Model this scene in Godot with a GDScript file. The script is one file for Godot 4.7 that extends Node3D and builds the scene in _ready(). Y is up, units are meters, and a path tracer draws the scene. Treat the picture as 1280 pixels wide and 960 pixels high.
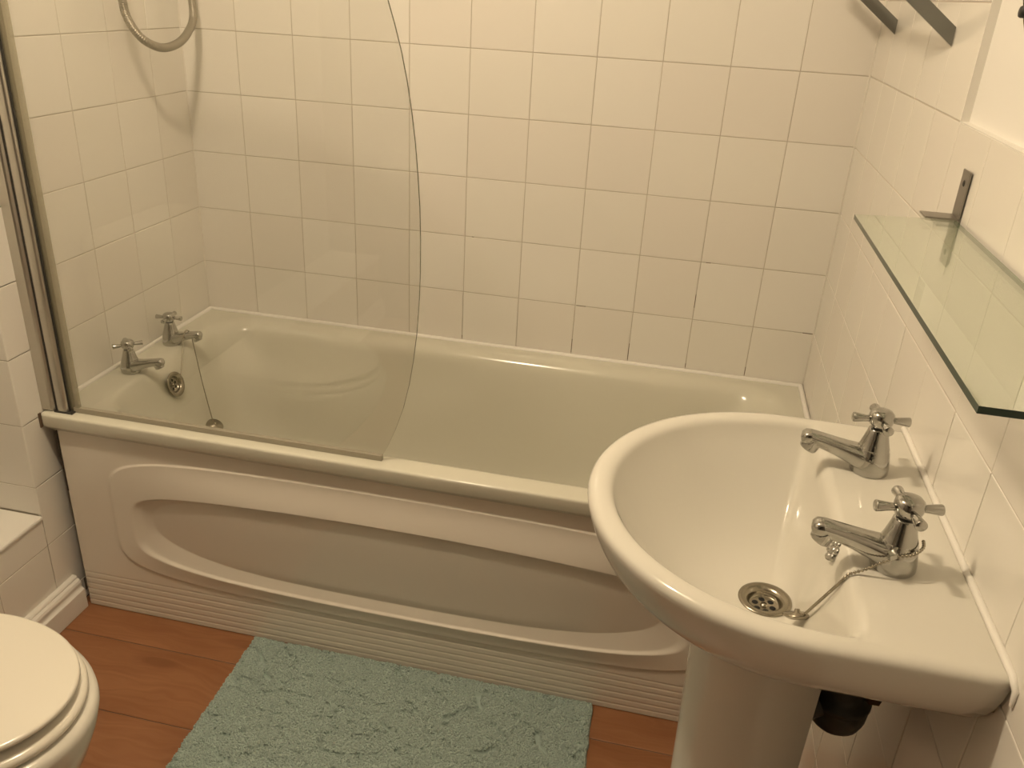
extends Node3D

const T := 0.152            # tile pitch along the walls
const TV := 0.15265         # tile pitch up the walls
const Y0 := 0.515           # height of the tile joint level with the bath rim
const XR := 1.669           # face of the right-hand tiles
const CEIL := 2.35
var rng := RandomNumberGenerator.new()
var M := {}
var taken := {}
var tile_cache := {}

# ---------------------------------------------------------------- helpers
func lin(r: float, g: float, b: float) -> Color:
	return Color(r, g, b).linear_to_srgb()

func mat(called: String, c: Color, rough: float, metal := 0.0, spec := 0.5) -> StandardMaterial3D:
	var m := StandardMaterial3D.new()
	m.resource_name = called
	m.albedo_color = c
	m.roughness = rough
	m.metallic = metal
	m.metallic_specular = spec
	m.cull_mode = BaseMaterial3D.CULL_DISABLED
	M[called] = m
	return m

func numbered(called: String) -> String:
	if not taken.has(called):
		taken[called] = 0
		return called
	taken[called] += 1
	return "%s_%03d" % [called, taken[called]]

func tag(o: Node3D, label: String, category: String, group := "") -> Node3D:
	o.set_meta("label", label)
	o.set_meta("category", category)
	if group != "":
		o.set_meta("group", group)
	return o

func thing(called: String, label: String, category: String, at := Vector3.ZERO, group := "") -> Node3D:
	var o := Node3D.new()
	o.name = numbered(called)
	add_child(o)
	o.position = at
	return tag(o, label, category, group)

func put(called: String, mesh: Mesh, m: Material, parent: Node = null, at := Vector3.ZERO) -> MeshInstance3D:
	var o := MeshInstance3D.new()
	o.mesh = mesh
	o.material_override = m
	o.name = called if parent else numbered(called)
	if parent:
		parent.add_child(o, true)
	else:
		add_child(o)
	o.position = at
	return o

func struct(called: String, mesh: Mesh, m: Material, label: String, category: String) -> MeshInstance3D:
	var o := put(called, mesh, m)
	tag(o, label, category)
	o.set_meta("kind", "structure")
	return o

func start() -> SurfaceTool:
	var st := SurfaceTool.new()
	st.begin(Mesh.PRIMITIVE_TRIANGLES)
	return st

func done(st: SurfaceTool) -> ArrayMesh:
	st.generate_normals()
	return st.commit()

func quad(st: SurfaceTool, a: Vector3, b: Vector3, c: Vector3, d: Vector3) -> void:
	for p in [a, b, c, a, c, d]:
		st.add_vertex(p)

func box_to(st: SurfaceTool, lo: Vector3, hi: Vector3) -> void:
	st.set_smooth_group(-1)
	var p := []
	for k in 8:
		p.append(Vector3(hi.x if k & 1 else lo.x, hi.y if k & 2 else lo.y, hi.z if k & 4 else lo.z))
	quad(st, p[0], p[1], p[3], p[2])
	quad(st, p[5], p[4], p[6], p[7])
	quad(st, p[4], p[0], p[2], p[6])
	quad(st, p[1], p[5], p[7], p[3])
	quad(st, p[2], p[3], p[7], p[6])
	quad(st, p[4], p[5], p[1], p[0])

func box(lo: Vector3, hi: Vector3) -> ArrayMesh:
	var st := start()
	box_to(st, lo, hi)
	return done(st)

func grid_to(st: SurfaceTool, rows: Array, wrap: bool) -> void:
	# rows: array of PackedVector3Array of equal length; smooth
	st.set_smooth_group(0)
	for i in rows.size() - 1:
		var a: PackedVector3Array = rows[i]
		var b: PackedVector3Array = rows[i + 1]
		var n := a.size()
		for j in (n if wrap else n - 1):
			var k := (j + 1) % n
			if a[j].distance_squared_to(a[k]) > 1e-14:
				for p in [a[j], b[k], a[k]]:
					st.add_vertex(p)
			if b[j].distance_squared_to(b[k]) > 1e-14:
				for p in [a[j], b[j], b[k]]:
					st.add_vertex(p)

func loft(rows: Array, wrap := true) -> ArrayMesh:
	var st := start()
	grid_to(st, rows, wrap)
	return done(st)

func fan_to(st: SurfaceTool, ring: PackedVector3Array, up: bool) -> void:
	st.set_smooth_group(-1)
	var c := Vector3.ZERO
	for p in ring:
		c += p
	c /= ring.size()
	for j in ring.size():
		var k := (j + 1) % ring.size()
		for p in ([c, ring[k], ring[j]] if up else [c, ring[j], ring[k]]):
			st.add_vertex(p)

func circle(r: float, y: float, n: int, c := Vector3.ZERO) -> PackedVector3Array:
	var out := PackedVector3Array()
	for k in n:
		var a := TAU * k / n
		out.append(c + Vector3(r * cos(a), y, r * sin(a)))
	return out

func lathe_to(st: SurfaceTool, profile: Array, n := 28, c := Vector3.ZERO) -> void:
	var rows := []
	for p in profile:
		rows.append(circle(maxf(p[0], 0.00001), p[1], n, c))
	grid_to(st, rows, true)

func lathe(profile: Array, n := 28) -> ArrayMesh:
	var st := start()
	lathe_to(st, profile, n)
	return done(st)

# a tube along points, radius from a callable or a number
func tube_to(st: SurfaceTool, pts: PackedVector3Array, rad: PackedFloat32Array, sides := 10) -> void:
	var rows := []
	var up := Vector3.UP
	var dir0 := (pts[1] - pts[0]).normalized()
	if absf(dir0.dot(up)) > 0.9:
		up = Vector3.RIGHT
	var side := dir0.cross(up).normalized()
	for i in pts.size():
		var d := (pts[mini(i + 1, pts.size() - 1)] - pts[maxi(i - 1, 0)]).normalized()
		side = (side - d * side.dot(d)).normalized()
		var v := d.cross(side)
		var ring := PackedVector3Array()
		for k in sides:
			var a := TAU * k / sides
			ring.append(pts[i] + (side * cos(a) + v * sin(a)) * rad[i])
		rows.append(ring)
	grid_to(st, rows, true)
	fan_to(st, rows[0], false)
	fan_to(st, rows[-1], true)

func spline(ctrl: Array, step: float) -> PackedVector3Array:
	var dense := PackedVector3Array()
	for i in ctrl.size() - 1:
		var p0: Vector3 = ctrl[maxi(i - 1, 0)]
		var p1: Vector3 = ctrl[i]
		var p2: Vector3 = ctrl[i + 1]
		var p3: Vector3 = ctrl[mini(i + 2, ctrl.size() - 1)]
		for k in 24:
			var t := k / 24.0
			dense.append(p1.cubic_interpolate(p2, p0, p3, t))
	dense.append(ctrl[-1])
	var out := PackedVector3Array([dense[0]])
	var left := step
	for i in dense.size() - 1:
		var a := dense[i]
		var b := dense[i + 1]
		var l := a.distance_to(b)
		var s := 0.0
		while l - s >= left:
			s += left
			out.append(a.lerp(b, s / l))
			left = step
		left -= l - s
	out.append(dense[-1])
	return out

func even(n: int, r: float) -> PackedFloat32Array:
	var a := PackedFloat32Array()
	a.resize(n)
	a.fill(r)
	return a

func rod(a: Vector3, b: Vector3, ra: float, rb: float, sides := 16) -> ArrayMesh:
	var st := start()
	tube_to(st, PackedVector3Array([a, b]), PackedFloat32Array([ra, rb]), sides)
	return done(st)

# extrude a closed outline (given in 3D) along v
func slab_to(st: SurfaceTool, ring: PackedVector3Array, v: Vector3) -> void:
	var other := PackedVector3Array()
	for p in ring:
		other.append(p + v)
	st.set_smooth_group(-1)
	for j in ring.size():
		var k := (j + 1) % ring.size()
		quad(st, ring[j], ring[k], other[k], other[j])
	fan_to(st, ring, false)
	fan_to(st, other, true)

# a box with rounded long edges: rounded rectangle ring in the xz plane, lofted up
func rrect(x0: float, x1: float, z0: float, z1: float, r: float, y: float, arc := 8, sx := 1, sz := 1) -> PackedVector3Array:
	var out := PackedVector3Array()
	var cs := [[x1 - r, z1 - r, 0.0], [x0 + r, z1 - r, PI / 2], [x0 + r, z0 + r, PI], [x1 - r, z0 + r, PI * 1.5]]
	for q in 4:
		var c: Array = cs[q]
		var p := Vector3.ZERO
		for k in arc + 1:
			var a: float = c[2] + PI / 2 * k / arc
			p = Vector3(c[0] + r * cos(a), y, c[1] + r * sin(a))
			out.append(p)
		var e: Array = cs[(q + 1) % 4]
		var nxt := Vector3(e[0] + r * cos(e[2]), y, e[1] + r * sin(e[2]))
		var n := sx if q % 2 == 0 else sz
		for k in range(1, n):
			out.append(p.lerp(nxt, float(k) / n))
	return out

# ---------------------------------------------------------------- tiles
func tile_mesh(w: float, h: float) -> ArrayMesh:
	var key := "%d_%d" % [roundi(w * 2000), roundi(h * 2000)]
	if tile_cache.has(key):
		return tile_cache[key]
	var st := start()
	st.set_smooth_group(-1)
	var rings := []
	for s in [[0.0, -0.008], [0.0, -0.0007], [0.0004, -0.0002], [0.0012, 0.0]]:
		var x: float = w / 2 - s[0]
		var y: float = h / 2 - s[0]
		rings.append(PackedVector3Array([Vector3(-x, -y, s[1]), Vector3(x, -y, s[1]), Vector3(x, y, s[1]), Vector3(-x, y, s[1])]))
	for i in 3:
		for j in 4:
			var k := (j + 1) % 4
			quad(st, rings[i][j], rings[i + 1][j], rings[i + 1][k], rings[i][k])
	var f: PackedVector3Array = rings[3]
	quad(st, f[0], f[3], f[2], f[1])
	var m := done(st)
	tile_cache[key] = m
	return m

# tiles between the joints us (along u) and vs (along v), on the plane through o
func tiles(wall: Node3D, o: Vector3, u: Vector3, v: Vector3, us: Array, vs: Array, keep: Callable, called := "tile") -> void:
	var n := u.cross(v)
	var loose := start()
	var any := false
	for i in us.size() - 1:
		for j in vs.size() - 1:
			var a: float = us[i]
			var b: float = us[i + 1]
			var c: float = vs[j]
			var d: float = vs[j + 1]
			if b - a < 0.012 or d - c < 0.012 or not keep.call((a + b) / 2, (c + d) / 2):
				continue
			var mesh := tile_mesh(b - a - 0.0018, d - c - 0.0018)
			var bs := Basis(u, v, n) * Basis(Vector3.RIGHT, rng.randf_range(-0.0026, 0.0026)) * Basis(Vector3.UP, rng.randf_range(-0.0026, 0.0026))
			var tr := Transform3D(bs, o + u * (a + b) / 2 + v * (c + d) / 2 + n * rng.randf_range(-0.0002, 0.0002))
			if (o + v * c).y > 1.72:
				loose.append_from(mesh, 0, tr)
				any = true
				continue
			var t := put(called, mesh, M["tile_%d" % rng.randi_range(0, 2)], wall)
			t.transform = tr
	if any:
		var t := put("upper_tiles", loose.commit(), M["tile_1"], wall)
		t.set_meta("kind", "stuff")

func steps(first: float, pitch: float, n: int) -> Array:
	var a := []
	for k in n:
		a.append(first + pitch * k)
	return a

# ---------------------------------------------------------------- textures
func wood(seed_: int) -> ImageTexture:
	var w := 1024
	var h := 160
	var fine := FastNoiseLite.new()
	fine.seed = seed_
	fine.frequency = 0.02
	fine.fractal_octaves = 4
	var broad := FastNoiseLite.new()
	broad.seed = seed_ + 7
	broad.frequency = 0.006
	broad.fractal_octaves = 3
	var img := Image.create(w, h, false, Image.FORMAT_RGB8)
	var light := Color(0.66, 0.485, 0.35)
	var dark := Color(0.515, 0.345, 0.225)
	var r := RandomNumberGenerator.new()
	r.seed = seed_
	var knots := []
	for k in 2:
		knots.append(Vector2(r.randf_range(80, w - 80), r.randf_range(30, h - 30)))
	for y in h:
		for x in w:
			var warp := broad.get_noise_2d(x * 0.7, y * 2.0) * 26.0
			var s := 0.0
			for kn: Vector2 in knots:
				var d := Vector2((x - kn.x) / 4.0, y - kn.y).length()
				s += exp(-d * d / 60.0)
				warp += 14.0 * exp(-d / 16.0)
			var g := fine.get_noise_2d(x * 0.22, (y + warp) * 4.0) * 0.5 + 0.5
			var b := broad.get_noise_2d(x * 0.5 + 900.0, (y + warp) * 1.6) * 0.5 + 0.5
			var f := clampf(0.55 * g + 0.6 * b - 0.1, 0.0, 1.0)
			var c := dark.lerp(light, f).lerp(Color(0.40, 0.255, 0.16), clampf(s, 0.0, 0.3))
			img.set_pixel(x, y, c)
	img.generate_mipmaps()
	return ImageTexture.create_from_image(img)

# ---------------------------------------------------------------- taps
func make_tap(called: String, label: String, group: String) -> Node3D:
	var t := thing(called, label, "tap", Vector3.ZERO, group)
	var st := start()
	lathe_to(st, [[0.0, 0.0], [0.0235, 0.0], [0.0245, 0.002], [0.0243, 0.010], [0.0225, 0.022], [0.0203, 0.034], [0.0192, 0.0355], [0.0196, 0.0375]], 32)
	lathe_to(st, [[0.0196, 0.0375], [0.0188, 0.0392], [0.0164, 0.048], [0.0138, 0.058], [0.0124, 0.0645], [0.0112, 0.066], [0.0, 0.066]], 32)
	# the spout grows out of the foot, rises and narrows
	var rows := []
	for s in [[-0.01, 0.018, 0.0195, 0.0165], [0.004, 0.0185, 0.0205, 0.0172], [0.0166, 0.0202, 0.0188, 0.016], [0.0313, 0.025, 0.0155, 0.0136], [0.0478, 0.0302, 0.0132, 0.0115], [0.0662, 0.0352, 0.0118, 0.0102], [0.0791, 0.0378, 0.0115, 0.01], [0.0869, 0.038, 0.011, 0.0094], [0.0911, 0.037, 0.0085, 0.0066], [0.0925, 0.0362, 0.0003, 0.0003]]:
		var ring := PackedVector3Array()
		for k in 28:
			var a := TAU * k / 28
			var ca := cos(a)
			var sa := sin(a)
			ring.append(Vector3(s[0], s[1] + s[3] * signf(sa) * pow(absf(sa), 0.72), s[2] * signf(ca) * pow(absf(ca), 0.72)))
		rows.append(ring)
	grid_to(st, rows, true)
	put("body", done(st), M.chrome, t)
	var nz := put("nozzle", lathe([[0.0, 0.037], [0.0110, 0.037], [0.0118, 0.034], [0.0120, 0.0200], [0.0114, 0.0182], [0.0098, 0.0182]], 24), M.chrome, t, Vector3(0.0885, 0.0040, 0))
	nz.rotation.z = 0.42
	put("aerator", lathe([[0.0100, 0.0188], [0.0, 0.0188]], 20), M.dark, nz)
	put("collar", lathe([[0.0, 0.0655], [0.0102, 0.0655], [0.0098, 0.0705], [0.0, 0.0705]], 24), M.dark, t)
	var h := put("handle", lathe([[0.0, -0.010], [0.0118, -0.010], [0.0142, -0.0065], [0.0158, -0.001], [0.0160, 0.0045], [0.0148, 0.0095], [0.0118, 0.0125], [0.006, 0.0138], [0.0, 0.014]], 28), M.chrome, t, Vector3(0, 0.079, 0))
	for k in 4:
		var arm := start()
		lathe_to(arm, [[0.0, 0.010], [0.0042, 0.010], [0.0044, 0.017], [0.0066, 0.0345], [0.0062, 0.0355], [0.0, 0.0355]], 18)
		var p := put("handle_arm", done(arm), M.chrome, h)
		p.transform = Transform3D(Basis(Vector3.UP, k * PI / 2) * Basis(Vector3.BACK, -PI / 2), Vector3.ZERO)
	return t

# a dished waste outlet lying in its own xz plane, facing +y
func make_waste(parent: Node3D, called: String, r: float, at: Transform3D, m: Material, stud: bool) -> void:
	var k := r / 0.033
	var o := put(called, lathe([[0.031 * k, -0.003], [0.033 * k, 0.0], [0.0325 * k, 0.0015], [0.030 * k, 0.0022], [0.0245 * k, 0.0012], [0.0212 * k, -0.0008], [0.0198 * k, -0.004], [0.0188 * k, -0.0085], [0.0175 * k, -0.0092], [0.0, -0.0092]], 36), m, parent)
	o.transform = at
	for j in 6:
		var a := TAU * j / 6 + 0.35
		var c := Vector3(0.0112 * k * cos(a), -0.0088, 0.0112 * k * sin(a))
		var st := start()
		lathe_to(st, [[0.0, 0.0], [0.0036 * k, 0.0], [0.0039 * k, -0.0003]], 14, c)
		put("hole", done(st), M.black, o)
	put("screw", lathe([[0.0, 0.0 if not stud else 0.002], [0.004 * k, -0.001 if not stud else 0.001], [0.0046 * k, -0.003]], 16), m, o, Vector3(0, -0.0065, 0))

# ---------------------------------------------------------------- the scene
func _ready() -> void:
	rng.seed = 20240611
	# camera
	var cam := Camera3D.new()
	cam.name = "camera"
	add_child(cam)
	cam.transform = Transform3D(Basis(Vector3(0.9759088, 0.05218917, -0.21184501), Vector3(-0.13623852, 0.90417033, -0.40486428), Vector3(0.17041444, 0.42397206, 0.88949795)), Vector3(1.31029673, 1.41749, 2.10198681))
	cam.fov = rad_to_deg(2.0 * atan(480.0 / 1061.4334))
	cam.near = 0.03
	cam.far = 30.0
	cam.current = true
	# environment: a closed room, no daylight
	var we := WorldEnvironment.new()
	we.name = "environment"
	var env := Environment.new()
	env.background_mode = Environment.BG_COLOR
	env.background_color = Color(0.0, 0.0, 0.0)
	env.tonemap_mode = Environment.TONE_MAPPER_LINEAR
	env.tonemap_exposure = 1.0
	env.sdfgi_enabled = true
	env.ssao_enabled = true
	env.ssil_enabled = true
	we.environment = env
	add_child(we)
	const LAMP := Vector3(0.60, CEIL, 1.24)
	const LAMP_ENERGY := 0.62
	const LAMP_COLOR := Color(1.0, 0.908, 0.77)

	materials()
	shell()
	lamp(LAMP, LAMP_ENERGY, LAMP_COLOR)
	bath()
	screen()
	basin()
	toilet()
	mat_on_floor()
	shelf()
	mirror()
	rack()
	bath_fittings()
	basin_fittings()
	shower()

func materials() -> void:
	mat("tile_0", lin(0.80, 0.775, 0.715), 0.15)
	mat("tile_1", lin(0.79, 0.757, 0.70), 0.17)
	mat("tile_2", lin(0.81, 0.785, 0.73), 0.14)
	mat("grout", lin(0.52, 0.47, 0.40), 0.9)
	mat("plaster", lin(0.80, 0.78, 0.74), 0.85)
	mat("ceiling_paint", lin(0.70, 0.68, 0.65), 0.9)
	mat("low_bounce", lin(0.20, 0.18, 0.15), 0.9)  # kept dark so unseen surfaces behind the camera bounce little light
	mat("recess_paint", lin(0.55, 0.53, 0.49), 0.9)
	mat("paint", lin(0.76, 0.74, 0.69), 0.35)
	mat("acrylic", lin(0.635, 0.622, 0.53), 0.14)
	mat("panel", lin(0.74, 0.69, 0.61), 0.20)
	mat("ceramic", lin(0.67, 0.65, 0.585), 0.07)
	mat("seat_plastic", lin(0.77, 0.74, 0.655), 0.16)
	mat("sealant", lin(0.82, 0.80, 0.75), 0.4)
	mat("corner", lin(0.72, 0.685, 0.625), 0.5)
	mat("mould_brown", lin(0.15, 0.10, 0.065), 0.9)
	mat("mould_and_shade", lin(0.05, 0.04, 0.03), 0.9)  # grime by the skirting, and painted shade in the panel gap
	mat("chrome", lin(0.47, 0.465, 0.44), 0.08, 1.0)
	mat("worn_metal", lin(0.34, 0.31, 0.25), 0.24, 1.0)
	mat("aluminium", lin(0.60, 0.58, 0.53), 0.30, 1.0)
	mat("steel", lin(0.34, 0.32, 0.29), 0.38, 1.0)
	mat("grey_metal", lin(0.22, 0.22, 0.20), 0.45, 0.6)
	mat("hose", lin(0.34, 0.31, 0.26), 0.36, 0.8)
	mat("dark", lin(0.03, 0.028, 0.025), 0.5)
	mat("black", lin(0.008, 0.008, 0.008), 0.8)
	mat("trap", lin(0.035, 0.038, 0.035), 0.45)
	mat("rust", lin(0.10, 0.055, 0.02), 0.8)
	mat("rubber", lin(0.36, 0.33, 0.26), 0.5)
	mat("glass_rim", lin(0.13, 0.13, 0.09), 0.2)
	mat("glass_edge", lin(0.012, 0.035, 0.022), 0.12)
	mat("mirror", Color(0.92, 0.93, 0.92), 0.02, 1.0)
	var g := mat("screen_glass", Color(0.60, 0.61, 0.47, 0.05), 0.0)
	g.transparency = BaseMaterial3D.TRANSPARENCY_ALPHA
	var s := mat("shelf_glass", Color(0.66, 0.72, 0.60, 0.24), 0.0)
	s.transparency = BaseMaterial3D.TRANSPARENCY_ALPHA
	var sl := mat("seal", Color(0.66, 0.63, 0.52, 0.45), 0.2)
	sl.transparency = BaseMaterial3D.TRANSPARENCY_ALPHA
	for k in 3:
		var w := mat("wood_%d" % k, Color(0.95, 0.92, 0.90), 0.34)
		w.albedo_texture = wood(11 + 5 * k)

# ---------------------------------------------------------------- room
func shell() -> void:
	var st := start()
	var rows := steps(Y0 - 3 * TV, TV, 16)
	rows.push_front(0.0)
	rows[-1] = CEIL
	# back wall
	var wb := struct("wall_back", box(Vector3(-0.12, 0, -0.12), Vector3(1.80, CEIL, -0.0012)), M.grout, "white tiled wall running along the far side of the bath", "wall")
	tiles(wb, Vector3.ZERO, Vector3.RIGHT, Vector3.UP, steps(0.0, T, 11) + [XR], rows, func(_u, v): return v > Y0)
	st = start()
	tube_to(st, PackedVector3Array([Vector3(0.0006, 0.53, 0.0006), Vector3(0.0006, CEIL, 0.0006)]), even(2, 0.0020), 8)
	tube_to(st, PackedVector3Array([Vector3(XR - 0.0006, 0.53, 0.0006), Vector3(XR - 0.0006, CEIL, 0.0006)]), even(2, 0.0026), 8)
	put("corner_sealant", done(st), M.corner, wb)
	for q in [[7.0, 0.534, 0.572], [8.0, 0.534, 0.580], [10.0, 0.534, 0.556], [5.0, 0.534, 0.542], [9.0, 0.700, 0.735], [9.0, 0.534, 0.545]]:
		put("mould_spot", box(Vector3(q[0] * T - 0.0008, q[1], -0.0010), Vector3(q[0] * T + 0.0008, q[2], -0.0002)), M.mould_brown, wb)
	for q in [[5.12, 2.0, 0.006], [9.08, 2.0, 0.012], [10.8, 1.0, 0.03], [7.02, 1.0, 0.025]]:
		put("mould_spot", box(Vector3(q[0] * T, Y0 + q[1] * TV - 0.0007, -0.0010), Vector3(q[0] * T + q[2], Y0 + q[1] * TV + 0.0007, -0.0002)), M.mould_brown, wb)
	# left wall by the bath
	var wl := struct("wall_left", box(Vector3(-0.12, 0, -0.0012), Vector3(-0.0012, CEIL, 0.7535)), M.grout, "white tiled wall at the tap end of the bath", "wall")
	tiles(wl, Vector3(0, 0, 0), Vector3.BACK * -1.0, Vector3.UP, [-0.755, -0.596, -0.444, -0.292, -0.140, 0.0], rows, func(u, v): return v > Y0 or u < -0.6)
	# its return and the deeper wall above the ledge
	var wr := struct("wall_return", box(Vector3(-0.30, 0.285, 0.66), Vector3(-0.0012, CEIL, 0.7538)), M.grout, "narrow tiled return beside the end of the bath above the ledge", "wall")
	var up_rows := [0.292]
	for r in rows:
		if r > 0.3:
			up_rows.append(r)
	tiles(wr, Vector3(0, 0, 0.755), Vector3.RIGHT, Vector3.UP, [-0.298, -0.152, 0.0], up_rows, func(_u, _v): return true)
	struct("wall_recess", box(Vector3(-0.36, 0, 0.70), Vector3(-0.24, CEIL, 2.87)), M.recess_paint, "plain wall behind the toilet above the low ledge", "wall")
	# ledge
	var wg := struct("wall_ledge", box(Vector3(-0.30, 0, 0.756), Vector3(-0.0012, 0.283, 2.80)), M.grout, "low tiled boxing with a pale flat top beside the toilet", "ledge")
	tiles(wg, Vector3.ZERO, Vector3.FORWARD, Vector3.UP, [-1.363, -1.211, -1.059, -0.907, -0.7555], [0.0, rows[1], rows[2], 0.284], func(_u, _v): return true)
	st = start()
	grid_to(st, [rrect(-0.235, 0.003, 0.7558, 2.75, 0.002, 0.282, 2), rrect(-0.235, 0.004, 0.7558, 2.75, 0.002, 0.288, 2), rrect(-0.234, 0.0015, 0.757, 2.749, 0.002, 0.2905, 2)], true)
	fan_to(st, rrect(-0.234, 0.0015, 0.757, 2.749, 0.002, 0.2905, 2), true)
	put("ledge_top", done(st), M.paint, wg)
	# right wall: plaster above and behind the tiles
	var wt := struct("wall_right", box(Vector3(1.681, 0, -0.12), Vector3(1.80, CEIL, 2.87)), M.plaster, "wall beside the basin, tiled below and painted plaster above", "wall")
	st = start()
	box_to(st, Vector3(1.6702, 0, -0.0012), Vector3(1.682, Y0 + 5 * TV, 2.75))
	box_to(st, Vector3(1.6702, Y0 + 5 * TV, -0.0012), Vector3(1.682, CEIL, 0.7655))
	put("grout", done(st), M.grout, wt)
	st = start()
	var top := Y0 + 5 * TV
	box_to(st, Vector3(1.6692, top - 0.0012, 0.7652), Vector3(1.682, top + 0.0008, 2.75))
	box_to(st, Vector3(1.6692, top - 0.0012, 0.7642), Vector3(1.682, CEIL, 0.7664))
	put("tile_edge", done(st), M.paint, wt)
	var zs := [0.0]
	zs += steps(0.159, T, 17)
	zs.append(2.75)
	tiles(wt, Vector3(XR, 0, 0), Vector3.BACK, Vector3.UP, zs, rows, func(u, v): return (v < Y0 + 5 * TV or u < 0.767) and (v > 0.45 or u > 0.7))
	# front wall behind the camera: open doorway and unlit hallway added to cut bounce light
	st = start()
	box_to(st, Vector3(-0.36, 0, 2.75), Vector3(0.52, CEIL, 2.87))
	box_to(st, Vector3(1.42, 0, 2.75), Vector3(1.80, CEIL, 2.87))
	box_to(st, Vector3(0.52, 2.02, 2.75), Vector3(1.42, CEIL, 2.87))
	struct("wall_front", done(st), M.low_bounce, "unseen wall behind the camera, darkened and given an open doorway to cut bounce light", "wall")
	st = start()  # unlit hallway, added so that little light comes back
	box_to(st, Vector3(-0.36, -0.12, 4.3), Vector3(1.92, CEIL + 0.1, 4.4))
	box_to(st, Vector3(-0.48, -0.12, 2.75), Vector3(-0.36, CEIL + 0.1, 4.4))
	box_to(st, Vector3(1.80, -0.12, 2.75), Vector3(1.92, CEIL + 0.1, 4.4))
	box_to(st, Vector3(-0.36, CEIL, 2.87), Vector3(1.80, CEIL + 0.1, 4.3))
	box_to(st, Vector3(-0.36, -0.12, 2.87), Vector3(1.80, 0.0, 4.3))
	struct("wall_added_hallway", done(st), M.low_bounce, "walls of an unlit hallway added beyond the doorway to swallow bounce light", "wall")
	var dr := struct("door_1", box(Vector3(0.525, 0.006, 2.88), Vector3(0.563, 2.01, 3.76)), M.paint, "unseen white flush door standing open into the added hallway", "door")
	put("door_handle", rod(Vector3(0.563, 1.0, 3.70), Vector3(0.625, 1.0, 3.70), 0.012, 0.018), M.steel, dr)
	struct("ceiling", box(Vector3(-0.36, CEIL, -0.12), Vector3(1.80, CEIL + 0.1, 2.87)), M.ceiling_paint, "white flat ceiling of the bathroom", "ceiling")
	# floor of laminate boards running along the bath
	var fl := struct("floor", box(Vector3(-0.36, -0.12, -0.12), Vector3(1.80, -0.0015, 2.87)), M.dark, "orange brown wood laminate floor of long boards", "floor")
	var z := 0.593
	var i := 0
	while z < 2.75:
		var z1 := minf(z + 0.1915, 2.75)
		var x: float = [0.92, 1.10, 0.78, 0.30][i % 4]
		if x > 0.0:
			x -= 1.2
		while x < 1.669:
			var a := maxf(x, 0.0)
			var b := minf(x + 1.2, 1.669)
			if b - a > 0.02:
				put("plank", plank(a, b, z, z1, x), M["wood_%d" % ((i + int(x * 3.0 + 9.0)) % 3)], fl)
			x += 1.2
		z = z1
		i += 1
	# skirting board along the left wall and ledge
	var prof := [[0.0, 0.0], [0.026, 0.0], [0.027, 0.002], [0.027, 0.052], [0.0265, 0.0545], [0.0235, 0.0560], [0.0205, 0.0590], [0.0195, 0.063], [0.0205, 0.069], [0.0205, 0.073], [0.0180, 0.0785], [0.0140, 0.0815], [0.0125, 0.0820], [0.0120, 0.0855], [0.0095, 0.0885], [0.0055, 0.0895], [0.0, 0.0895]]
	st = start()
	st.set_smooth_group(-1)
	for k in prof.size() - 1:
		var p: Array = prof[k]
		var q: Array = prof[k + 1]
		quad(st, Vector3(p[0], p[1], 0.7025), Vector3(q[0], q[1], 0.7025), Vector3(q[0], q[1], 2.75), Vector3(p[0], p[1], 2.75))
	var e0 := PackedVector3Array()
	for p in prof:
		e0.append(Vector3(p[0], p[1], 0.7025))
	fan_to(st, e0, true)
	struct("baseboard_left", done(st), M.paint, "white moulded skirting board at the foot of the left wall", "skirting board")

func plank(a: float, b: float, z0: float, z1: float, x0: float) -> ArrayMesh:
	var st := start()
	st.set_smooth_group(-1)
	var g := 0.0007
	var c := 0.0018
	var rings := []
	for s in [[g, -0.004], [g, -0.0012], [g + c, 0.0]]:
		rings.append(PackedVector3Array([Vector3(a + s[0], s[1], z0 + s[0]), Vector3(b - s[0], s[1], z0 + s[0]), Vector3(b - s[0], s[1], z1 - s[0]), Vector3(a + s[0], s[1], z1 - s[0])]))
	var faces := []
	for i in 2:
		for j in 4:
			var k := (j + 1) % 4
			faces.append([rings[i][j], rings[i][k], rings[i + 1][k], rings[i + 1][j]])
	faces.append([rings[2][0], rings[2][1], rings[2][2], rings[2][3]])
	for f in faces:
		for k in [0, 1, 2, 0, 2, 3]:
			var p: Vector3 = f[k]
			st.set_uv(Vector2((p.x - x0) / 1.2, (p.z - z0) / 0.1915))
			st.add_vertex(p)
	return done(st)

func lamp(at: Vector3, energy: float, color: Color) -> void:
	var t := thing("ceiling_lamp", "ceiling lamp with two bare bulbs above the bathroom floor", "lamp", at)
	put("base_plate", lathe([[0.0, 0.0], [0.075, 0.0], [0.075, -0.012], [0.068, -0.02], [0.0, -0.022]], 32), M.steel, t)
	var glow := mat("bulb_glow", Color(1, 0.95, 0.85), 0.4)
	glow.emission_enabled = true
	glow.emission = color
	glow.emission_energy_multiplier = 12.0
	for s in [-1.0, 1.0]:
		var o := Vector3(0.034 * s, -0.02, 0.0)
		put("lamp_holder", lathe([[0.0, 0.0], [0.02, 0.0], [0.018, -0.03], [0.0, -0.03]], 20), M.paint, t, o)
		var prof := []
		for k in 13:
			var a := PI * k / 12
			prof.append([0.03 * sin(a), -0.055 + 0.032 * cos(a)])
		put("bulb", lathe(prof, 24), glow, t, o)
		var l := OmniLight3D.new()
		l.name = "lamp_light"
		t.add_child(l, true)
		l.position = o + Vector3(0, -0.055, 0)
		l.light_color = color
		l.light_energy = energy
		l.light_size = 0.028
		l.omni_range = 8.0
		l.omni_attenuation = 2.0
		l.shadow_enabled = true

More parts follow.
